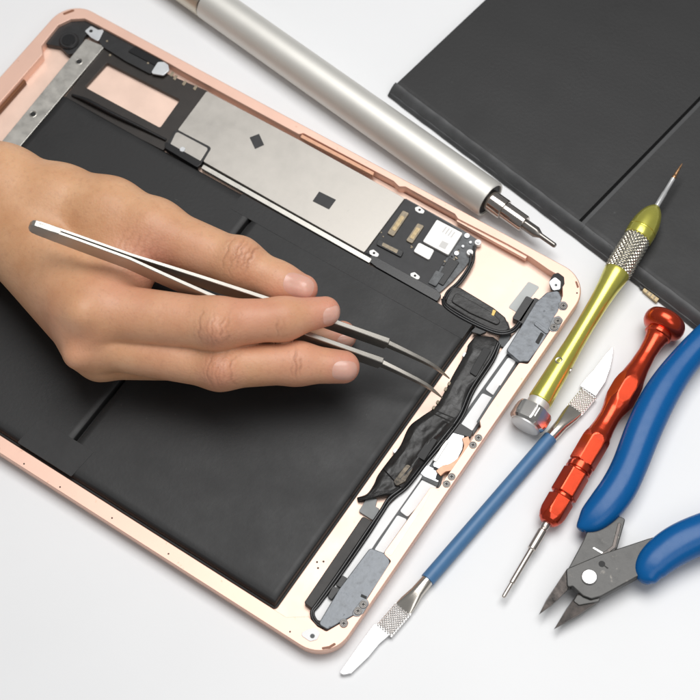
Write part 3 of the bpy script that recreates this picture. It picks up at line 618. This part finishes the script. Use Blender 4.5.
handle([(644.8, 583.5, 7.0, 1.2, 1.2), (646, 579, 7.2, 3.6, 2.8), (650, 568.5, 7.4, 5.4, 3.9), (660, 557, 7.7, 6.2, 4.5), (678, 544.5, 8, 6.7, 5.1), (704, 533, 8, 6.8, 5.3), (745, 520, 8, 6.8, 5.4), (800, 509, 8, 6.4, 5.2), (880, 502, 8, 5.8, 5), (893, 502, 8, 4.4, 4), (898, 502, 8, .5, .5)])
LA = [(584, 541), (590, 527), (619, 517), (624.5, 519), (616.5, 547), (606, 560), (601, 584), (585, 590), (573, 580), (568.5, 570)]
la = plate('lower_lever', LA, 3.0, 6.6, m_jaw, PL, r=.6, bev=.3)
plate('lever_bevel', [(618.5, 523), (621, 523.5), (615, 547.5), (604, 555.5), (601, 554.5), (612.5, 546)], 6.4, 6.85, m_jawd, la, r=.3, bev=.15)
plate('polished_scratch', [(592.5, 548), (594, 547.2), (603.2, 552.5), (602, 553.7)], 6.5, 6.68, m_rivet, la, r=.1, bev=.03)
LB = [(567, 569.5), (600, 555.5), (648, 539.5), (664, 535), (668, 560), (641.5, 573.2), (601, 595.3), (591, 598), (583.5, 595), (577, 589), (572.5, 585), (568, 586.5)]
lv = plate('upper_lever', LB, 5.2, 8.8, m_jaw, PL, r=.9, bev=.35)
disc('pivot_rivet', at(589.4, 576.5, 9.6), 2.65, 8.5, 9.5, m_rivet, lv, 40, ins=.3)
disc('rivet_dimple', at(590.3, 576, 9.6), .35, 9.2, 9.54, m_steel, lv, 12)
disc('punched_hole', at(601.9, 563.8, 8.9), 1.15, 8.3, 8.86, m_hole, lv, 20)
plate('punched_tail', [(604, 566), (605.2, 565.6), (608.5, 568), (607.6, 568.8)], 8.7, 8.87, m_hole, lv, r=.1, bev=.02)
def jaw(bot, top, z0, z1): return frustum('cutting_jaw', [at(*p, z0) for p in bot], [at(*p, z) for p, z in top], m_jawd, PL)
jaw([(566.8, 569), (570.2, 579), (568, 590), (553, 604.5), (538.8, 614.8), (546, 600)], [((566.8, 569), 8.6), ((569.6, 579), 8.6), ((567.2, 590), 7.8), ((553, 603.8), 6.2), ((539, 614.4), 5.0), ((548, 598.5), 6.8)], 4.2, 8)
j2 = jaw([(577, 594), (601, 595.5), (599.5, 602), (580, 615.5), (554, 629.3), (566, 609)], [((577.5, 594.5), 7.6), ((600, 597), 7.6), ((598, 601.5), 6.9), ((580, 613.5), 5.6), ((554.2, 628.8), 4.6), ((568, 607.5), 7.0)], 3.4, 8)
plate('ground_edge', [(577.5, 595.5), (600, 597), (598.5, 601), (579, 604.5), (574, 601)], 6.4, 7.75, m_jaw, j2, r=.4, bev=.2)

# ------------------------------------------------------------------ tweezers
ZB, ZS = 64., 21.
B0 = at(32.5, 226, ZB); S1 = at(386.5, 343.5, ZS); S2 = at(380.5, 363, ZS-2); T1 = at(449.5, 378.5, 8.2); T2 = at(442.5, 398, 7.6)
TW = thing('tweezers', 'long silver tweezers with bent fine tips held in the hand above the tablet', 'tweezers', B0)
axis = unit((S1+S2)/2-B0); wdir = unit(UP-axis*(UP@axis)); ndir = np.cross(axis, wdir)     # ndir: from arm to arm
if ndir[1] < 0: ndir = -ndir
def arm(S_, T_, side, mid):
    J = B0+axis*34+ndir*side*.75
    P = [(B0+ndir*side*.62, .5, 2.4), (B0+axis*2+ndir*side*.64, .5, 3.2), (B0+axis*16+ndir*side*.68, .52, 3.6), (J, .56, 3.7)]
    for t in (.15, .3, .45, .6, .75, .9): P.append((J*(1-t)+S_*t+ndir*side*mid*math.sin(math.pi*t), .62+.30*t, 3.7-.75*t))
    P.append((S_, 1.05, 2.8)); out = []
    D1 = unit(T_-S_)
    for c, th, hw in P: out.append((c, ndir, wdir, th, hw, 'bar'))
    # narrower tapering tip, bent near the end
    out.append((S_+axis*.5, ndir, wdir, .85, 1.5, 'bar'))
    K = S_*.32+T_*.68-ndir*0+UP*2.4+axis*1.2
    for c, th, hw in ((S_*.6+K*.4+UP*.4, .75, 1.25), (S_*.2+K*.8+UP*.4, .68, 1.0), (K, .62, .85), (K*.72+T_*.28+UP*.45, .55, .7), (K*.4+T_*.6+UP*.35, .42, .5), (T_, .17, .2)):
        out.append((c, ndir, wdir, th, hw, 'bar'))
    return loft('tweezer_arm', out, m_tweez, TW, 8, 24)
arm(S1, T1, 1, .6); arm(S2, T2, -1, 1.6)
loft('welded_end', [(B0-axis*1.1, ndir, wdir, .6, 1.2, 'bar'), (B0-axis*.4, ndir, wdir, 1.15, 2.3, 'bar'), (B0+axis*.6, ndir, wdir, 1.22, 2.95, 'bar'), (B0+axis*9, ndir, wdir, 1.24, 3.55, 'bar'), (B0+axis*9.6, ndir, wdir, .1, 3.4, 'bar')], m_tweez, TW, 8, 24)

# ------------------------------------------------------------------ hand
def rc(P, a, b, r1, r2):
    ab = b-a; t = np.clip(((P-a)@ab)/(ab@ab), 0, 1); return np.linalg.norm(P-a-t[:, None]*ab, axis=1)-(r1+(r2-r1)*t)
def smin(a, b, k):
    h = np.maximum(k-np.abs(a-b), 0)/k; return np.minimum(a, b)-h*h*k*.25
J = {}
def jt(n, x, y, z, r): J[n] = (at(x, y, z), r)
#HANDJOINTS
jt('f0', -300, 120, 34, 27); jt('f1', -60, 188, 32, 22)
jt('w1', 0, 191, 31, 15); jt('w2', -4, 221, 30, 9.8)
jt('c1', 60, 205.5, 33, 13.6); jt('c2', 108, 217.5, 35, 12.2)
jt('im', 90, 312, 37, 10.8); jt('mm', 89, 345, 30, 7.5); jt('rm', 101, 359, 22, 7.2); jt('pm', 112, 345, 15, 7)
jt('tm', 152, 233, 37, 11.0); jt('ti', 240, 265, 37, 8.5); jt('ta', 279, 282, 36, 6.4); jt('tt', 303, 289, 35, 5.1)
jt('ip', 216, 324, 42, 8.7); jt('id', 283, 319, 39, 6.9); jt('it', 325, 311.5, 36, 5.2)
jt('mp', 220, 366, 31, 7.9); jt('md', 297, 363.5, 28, 7.0); jt('mt', 343, 367, 25.5, 5.7)
jt('rp', 214, 360, 19, 7.4); jt('rd', 290, 345, 15, 6.6); jt('rt', 342, 335.5, 13, 5.2)
jt('pp', 190, 345, 13, 6.6); jt('pd', 255, 332, 12.5, 6); jt('pt', 290, 325, 12, 5)
jt('wb', 118, 278, 33, 9)
BONES = dict(palm=[('f0', 'f1'), ('f1', 'w1'), ('f1', 'w2'), ('w1', 'c1'), ('w1', 'im'), ('w2', 'im'), ('w2', 'mm'), ('w2', 'rm'), ('w2', 'pm'), ('c1', 'c2'), ('c2', 'tm'), ('tm', 'wb'), ('wb', 'im'), ('im', 'mm'), ('c2', 'wb')])
FING = [[('im', 'ip'), ('ip', 'id'), ('id', 'it')], [('mm', 'mp'), ('mp', 'md'), ('md', 'mt')], [('rm', 'rp'), ('rp', 'rd'), ('rd', 'rt')], [('pm', 'pp'), ('pp', 'pd'), ('pd', 'pt')], [('tm', 'ti'), ('ti', 'ta'), ('ta', 'tt')]]
def bone(P, a, b): return rc(P, J[a][0], J[b][0], J[a][1], J[b][1])
KN = [('im', (81, 313, 47.3), 4.6), ('mm', (75, 357, 35), 4.2), ('ti', (240, 250, 43), 4.5), ('ip', (216, 330, 48), 4.0), ('mp', (220, 372, 36), 3.6)]
KN = [(at(*p), r) for _, p, r in KN]
grg = np.random.default_rng(21)
def groove_list():
    G = []
    def g(j0, j1, px, offs, depth, wid, R):
        ax = unit(J[j1][0]-J[j0][0]); c = at(*px)
        sd = unit(np.cross(ax, [0, 0, 1.]))
        for o in offs: G.append((c+ax*(o+grg.uniform(-.3, .3))+sd*grg.uniform(-1.8, 1.8), ax, depth*grg.uniform(.35, 1.15), wid*grg.uniform(.75, 1.2), R*grg.uniform(.45, 1.0), grg.uniform(0, 6.3), grg.uniform(.7, 1.7), grg.uniform(-.01, .05)))
    g('tm', 'ti', (243, 257, 45), (-5.6, -3.6, -1.9, -.5, 1.1, 3.0), .34, .34, 7.5)
    g('im', 'ip', (217, 332, 50), (-6.4, -4.7, -3.0, -1.5, -.2, 1.2, 3.0), .27, .32, 6.5)
    g('mm', 'mp', (220, 371, 38), (-5.6, -4.1, -2.6, -1.2, .1, 1.6, 3.2), .29, .32, 6.5)
    g('mp', 'md', (296, 367, 34), (-1.2, .1, 1.2), .34, .34, 5.5)
    g('ip', 'id', (281, 329, 45), (-1.0, .3, 1.4), .22, .34, 5)
    g('c2', 'tm', (140, 247, 46), (-7, -5, -3.2, -1.2, .8, 2.8, 5), .16, .4, 9)
    return G
GR = groove_list()
def sdf(P, detail=True):
    d = None
    for a, b in BONES['palm']:
        q = bone(P, a, b); d = q if d is None else smin(d, q, 7.)
    Fd = None
    for f in FING:
        q = None
        for a, b in f:
            e = bone(P, a, b); q = e if q is None else smin(q, e, 4.)
        Fd = q if Fd is None else smin(Fd, q, .8)
    d = smin(d, Fd, 3.5)
    for c, r in KN: d = smin(d, np.linalg.norm(P-c, axis=1)-r*.55, 7.)
    if detail:
        for c, ax, dep, w, R, f0, f1, cv in GR:
            v = P-c; s = v@ax; l2 = (v*v).sum(1)-s*s; wob = .30*np.sin(f1*(P[:, 1]*.9+P[:, 2]*.6)+f0)+.12*np.sin(2.7*P[:, 1]+f0*2)
            d = d+dep*np.exp(-((s+wob-l2*cv)/w)**2)*np.exp(-(l2/(R*R))**2)
    return d
def grad(P, h=.25):
    g = np.stack([sdf(P+np.eye(3)[k]*h)-sdf(P-np.eye(3)[k]*h) for k in range(3)], 1)/(2*h); return g
def march(H=.5):
    pts = np.array([v[0] for v in J.values()]); rs = np.array([v[1] for v in J.values()])[:, None]
    lo = (pts-rs).min(0)-4; hi = (pts+rs).max(0)+4
    n = (np.ceil((hi-lo)/(H*4)).astype(int)+1)*4+1
    nc = (n-1)//4+1
    g = np.stack(np.meshgrid(*[lo[k]+np.arange(nc[k])*H*4 for k in range(3)], indexing='ij'), -1).reshape(-1, 3)
    c = np.concatenate([sdf(x, False) for x in np.array_split(g, 20)]).reshape(nc)
    near = np.abs(c) < H*4*1.9
    fine = np.repeat(np.repeat(np.repeat(c, 4, 0), 4, 1), 4, 2)[:n[0], :n[1], :n[2]].astype(np.float32)
    # dilate the near band so that every fine sample next to the surface is evaluated
    nd = near.copy()
    for k in range(3): nd |= np.roll(near, 1, k) | np.roll(near, -1, k)
    mask = np.repeat(np.repeat(np.repeat(nd, 4, 0), 4, 1), 4, 2)[:n[0], :n[1], :n[2]]
    idx = np.argwhere(mask)
    val = np.concatenate([sdf(lo+x*H) for x in np.array_split(idx, 40)])
    fine[mask] = val
    ins = fine < 0; sh = np.array(fine.shape)-1
    corner = [(i, j, k) for i in (0, 1) for j in (0, 1) for k in (0, 1)]
    cut = lambda a, o: a[o[0]:o[0]+sh[0], o[1]:o[1]+sh[1], o[2]:o[2]+sh[2]]
    cnt = sum(cut(ins, o).astype(np.int8) for o in corner); act = (cnt > 0) & (cnt < 8)
    ci = np.argwhere(act); vid = -np.ones(tuple(sh), int); vid[act] = np.arange(len(ci))
    acc = np.zeros((len(ci), 3)); num = np.zeros(len(ci))
    for a in corner:
        for ax in range(3):
            if a[ax]: continue
            b = list(a); b[ax] = 1
            fa = fine[tuple((ci+a).T)]; fb = fine[tuple((ci+b).T)]; m = (fa < 0) != (fb < 0)
            t = np.zeros(len(ci)); t[m] = fa[m]/(fa[m]-fb[m]); p = ci+np.array(a, float); p[:, ax] += t
            acc[m] += p[m]; num[m] += 1
    V = lo+(acc/num[:, None])*H
    for _ in range(2):
        d = sdf(V); g = grad(V); V = V-np.clip(d/np.maximum((g*g).sum(1), .2), -.25, .25)[:, None]*g*.9
    F = []
    for ax in range(3):
        o = [0, 0, 0]; o[ax] = 1; s = [slice(None)]*3; e = [slice(None)]*3; s[ax] = slice(0, -1); e[ax] = slice(1, None)
        x = ins[tuple(s)] != ins[tuple(e)]; k = np.argwhere(x)
        u, w = [(1, 2), (2, 0), (0, 1)][ax]
        ok = (k[:, u] > 0) & (k[:, w] > 0) & (k[:, u] < sh[u]) & (k[:, w] < sh[w]); k = k[ok]
        fl = ins[tuple(k.T)]
        du = np.zeros(3, int); du[u] = 1; dw = np.zeros(3, int); dw[w] = 1
        q = np.stack([vid[tuple((k-du-dw).T)], vid[tuple((k-dw).T)], vid[tuple(k.T)], vid[tuple((k-du).T)]], 1)
        q[~fl] = q[~fl][:, ::-1]; F.append(q)
    return V, np.concatenate(F)
V, F = march()
HB = at(60, 300, 6.2)
me = bpy.data.meshes.new('person'); me.from_pydata(((V-HB)*U).tolist(), [], F.tolist())
for p in me.polygons: p.use_smooth = True
def blobs(L):
    v = np.zeros(len(V))
    for p, r, w in L: v = np.maximum(v, w*np.exp(-(((V-at(*p))**2).sum(1))/(r*r)))
    return v
flush = blobs([((314, 292, 38), 11, 1), ((338, 316, 38), 12, 1), ((355, 369, 30), 12, 1), ((345, 337, 14), 9, 1.2), ((280, 297, 40), 12, .55), ((150, 262, 40), 13, .8), ((217, 336, 48), 9, .55), ((220, 375, 36), 9, .6), ((243, 258, 44), 8, .4),
               ((250, 310, 44), 18, .6), ((180, 305, 46), 16, .4), ((300, 356, 32), 16, .55), ((170, 355, 36), 16, .3), ((190, 262, 44), 13, .4), ((120, 290, 46), 12, .5), ((76, 345, 40), 12, .35), ((140, 300, 44), 14, .45), ((60, 330, 36), 16, .35)])
crease = np.zeros(len(V))
for c_, ax_, dp_, w_, R_, f0, f1, cv in GR:
    v_ = V-c_; s_ = v_@ax_; l2_ = (v_*v_).sum(1)-s_*s_; wob_ = .30*np.sin(f1*(V[:, 1]*.9+V[:, 2]*.6)+f0)+.12*np.sin(2.7*V[:, 1]+f0*2)
    crease = np.maximum(crease, dp_*3*np.exp(-((s_+wob_-l2_*cv)/(w_*1.15))**2)*np.exp(-(l2_/(R_*R_))**2))
wr = blobs([((243, 258, 45), 8, 1), ((217, 332, 50), 8, 1), ((220, 371, 38), 8, 1), ((140, 250, 45), 14, .8), ((110, 235, 48), 18, .5)])
for nm, arr in (('flush', flush), ('wrinkle', wr), ('crease', crease)):
    at_ = me.attributes.new(nm, 'FLOAT', 'POINT'); at_.data.foreach_set('value', arr.astype(np.float32))
def skin():
    m = bpy.data.materials.new('skin'); m.use_nodes = True; nt = m.node_tree; N = nt.nodes; L = nt.links; b = N['Principled BSDF']
    tc = N.new('ShaderNodeTexCoord')
    def noise(sc, det=4):
        n = N.new('ShaderNodeTexNoise'); n.inputs['Scale'].default_value = sc; n.inputs['Detail'].default_value = det; L.new(tc.outputs['Object'], n.inputs['Vector']); return n
    def mix(a, c, f, kind='MIX'):
        x = N.new('ShaderNodeMix'); x.data_type = 'RGBA'; x.blend_type = kind
        for s, v in ((6, a), (7, c)):
            if isinstance(v, tuple): x.inputs[s].default_value = (*v, 1)
            else: L.new(v, x.inputs[s])
        if isinstance(f, float): x.inputs[0].default_value = f
        else: L.new(f, x.inputs[0])
        return x.outputs[2]
    def rng_(s, a, b_, c=0., d_=1.):
        r = N.new('ShaderNodeMapRange'); L.new(s, r.inputs[0])
        for i, v in enumerate((a, b_, c, d_)): r.inputs[i+1].default_value = v
        return r.outputs[0]
    a = N.new('ShaderNodeAttribute'); a.attribute_name = 'flush'; w = N.new('ShaderNodeAttribute'); w.attribute_name = 'wrinkle'
    n1 = noise(70, 5); n2 = noise(500, 3)
    c = mix((.585, .305, .158), (.685, .395, .225), rng_(n1.outputs['Fac'], .35, .65))
    c = mix(c, (.46, .235, .13), rng_(n2.outputs['Fac'], .52, .8, 0, .35))
    c = mix(c, (.68, .285, .215), rng_(a.outputs['Fac'], 0, 1, 0, .8))
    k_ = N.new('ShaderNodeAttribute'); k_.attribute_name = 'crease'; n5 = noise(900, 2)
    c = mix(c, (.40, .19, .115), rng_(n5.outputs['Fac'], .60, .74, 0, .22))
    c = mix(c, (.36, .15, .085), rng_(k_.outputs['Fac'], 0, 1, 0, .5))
    L.new(c, b.inputs['Base Color']); b.inputs['Roughness'].default_value = .46; b.inputs['Specular IOR Level'].default_value = .4
    b.inputs['Subsurface Weight'].default_value = .22; b.inputs['Subsurface Radius'].default_value = (1, .35, .18); b.inputs['Subsurface Scale'].default_value = .0022
    v1 = N.new('ShaderNodeTexVoronoi'); v1.inputs['Scale'].default_value = 1150; L.new(tc.outputs['Object'], v1.inputs['Vector'])
    n3 = noise(380, 6)
    h = N.new('ShaderNodeMath'); h.operation = 'MULTIPLY_ADD'; L.new(v1.outputs['Distance'], h.inputs[0]); h.inputs[1].default_value = .5; L.new(n3.outputs['Fac'], h.inputs[2])
    bp = N.new('ShaderNodeBump'); bp.inputs['Distance'].default_value = .00017; L.new(h.outputs[0], bp.inputs['Height'])
    L.new(rng_(w.outputs['Fac'], 0, 1, .45, 1.), bp.inputs['Strength']); L.new(bp.outputs['Normal'], b.inputs['Normal'])
    return m
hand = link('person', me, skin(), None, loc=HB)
hand['label'] = 'bare right hand and wrist reaching in from the left, gripping the tweezers with fingertips'; hand['category'] = 'person'
m_nail = M('fingernail', (.70, .40, .315), .27, spec=.5, var=.04, vscale=200)
m_nail.node_tree.nodes['Principled BSDF'].inputs['Subsurface Weight'].default_value = .2
m_nail.node_tree.nodes['Principled BSDF'].inputs['Subsurface Scale'].default_value = .001
def cast(P, D, n=60):
    P = P.copy(); D = np.broadcast_to(D, P.shape)
    for _ in range(n): P = P+D*np.clip(sdf(P, False), -2, 20)[:, None]*.8
    return P
def nail(px, j0, j1, Ln, Wn, tilt=(0, 0)):
    r = ray(*px); p = cast((CAM_C+r*380)[None], r[None], 160)[0]; n = unit(grad(p[None])[0]); ax = unit(J[j1][0]-J[j0][0]); ax = unit(ax-n*(ax@n)); b = np.cross(n, ax)
    V = []; F = []; nr, na = 9, 36; prm = []
    for i in range(nr+1):
        for k in range(na):
            t = 2*math.pi*k/na; e = 2/2.7; c, s = math.cos(t), math.sin(t); rho = i/nr
            prm.append((rho*math.copysign(abs(c)**e, c)*Ln/2, rho*math.copysign(abs(s)**e, s)*Wn/2, rho))
    prm = np.array(prm); P = p+ax*prm[:, :1]+b*prm[:, 1:2]+n*5
    P = cast(P, -n[None], 60); P += n*(.32-.30*prm[:, 2:3]**3)
    for i in range(nr):
        for k in range(na): q = (k+1) % na; F.append((i*na+k, i*na+q, (i+1)*na+q, (i+1)*na+k))
    F = [f for f in F]
    return build('fingernail', list(P), F, m_nail, hand, 70)
nail((299, 285), 'ta', 'tt', 11, 7.8)
nail((333.5, 316.5), 'id', 'it', 7.6, 6.4)
nail((345, 371.5), 'md', 'mt', 8.8, 6.8)
nail((346, 341.5), 'rd', 'rt', 6.5, 5.0)

# ------------------------------------------------------------------ light
w = bpy.data.worlds.new('World'); S.world = w; w.use_nodes = True
bg = w.node_tree.nodes['Background']; bg.inputs[0].default_value = (.97, .985, 1, 1); bg.inputs[1].default_value = .20
def area(name, loc, target, size, power, col=(1, 1, 1), sy=None):
    l = bpy.data.lights.new(name, 'AREA'); l.shape = 'RECTANGLE'; l.size = size; l.size_y = sy or size; l.energy = power; l.color = col
    o = bpy.data.objects.new(name, l); COL.objects.link(o); o.location = Vector(loc)
    o.rotation_euler = (Vector(target)-Vector(loc)).to_track_quat('-Z', 'Y').to_euler(); return o
area('softbox_key', (.19, .35, 1.05), (.17, .13, 0), .80, 10.6, (1, .992, .98), .68)
area('softbox_fill', (.80, -.15, .85), (.2, .05, 0), .5, 1.5, (1, .99, .98))
S.view_settings.view_transform = 'Standard'; S.view_settings.look = 'None'; S.view_settings.exposure = 0; S.view_settings.gamma = 1
S.render.resolution_x = S.render.resolution_y = 1024
S.cycles.use_denoising = True
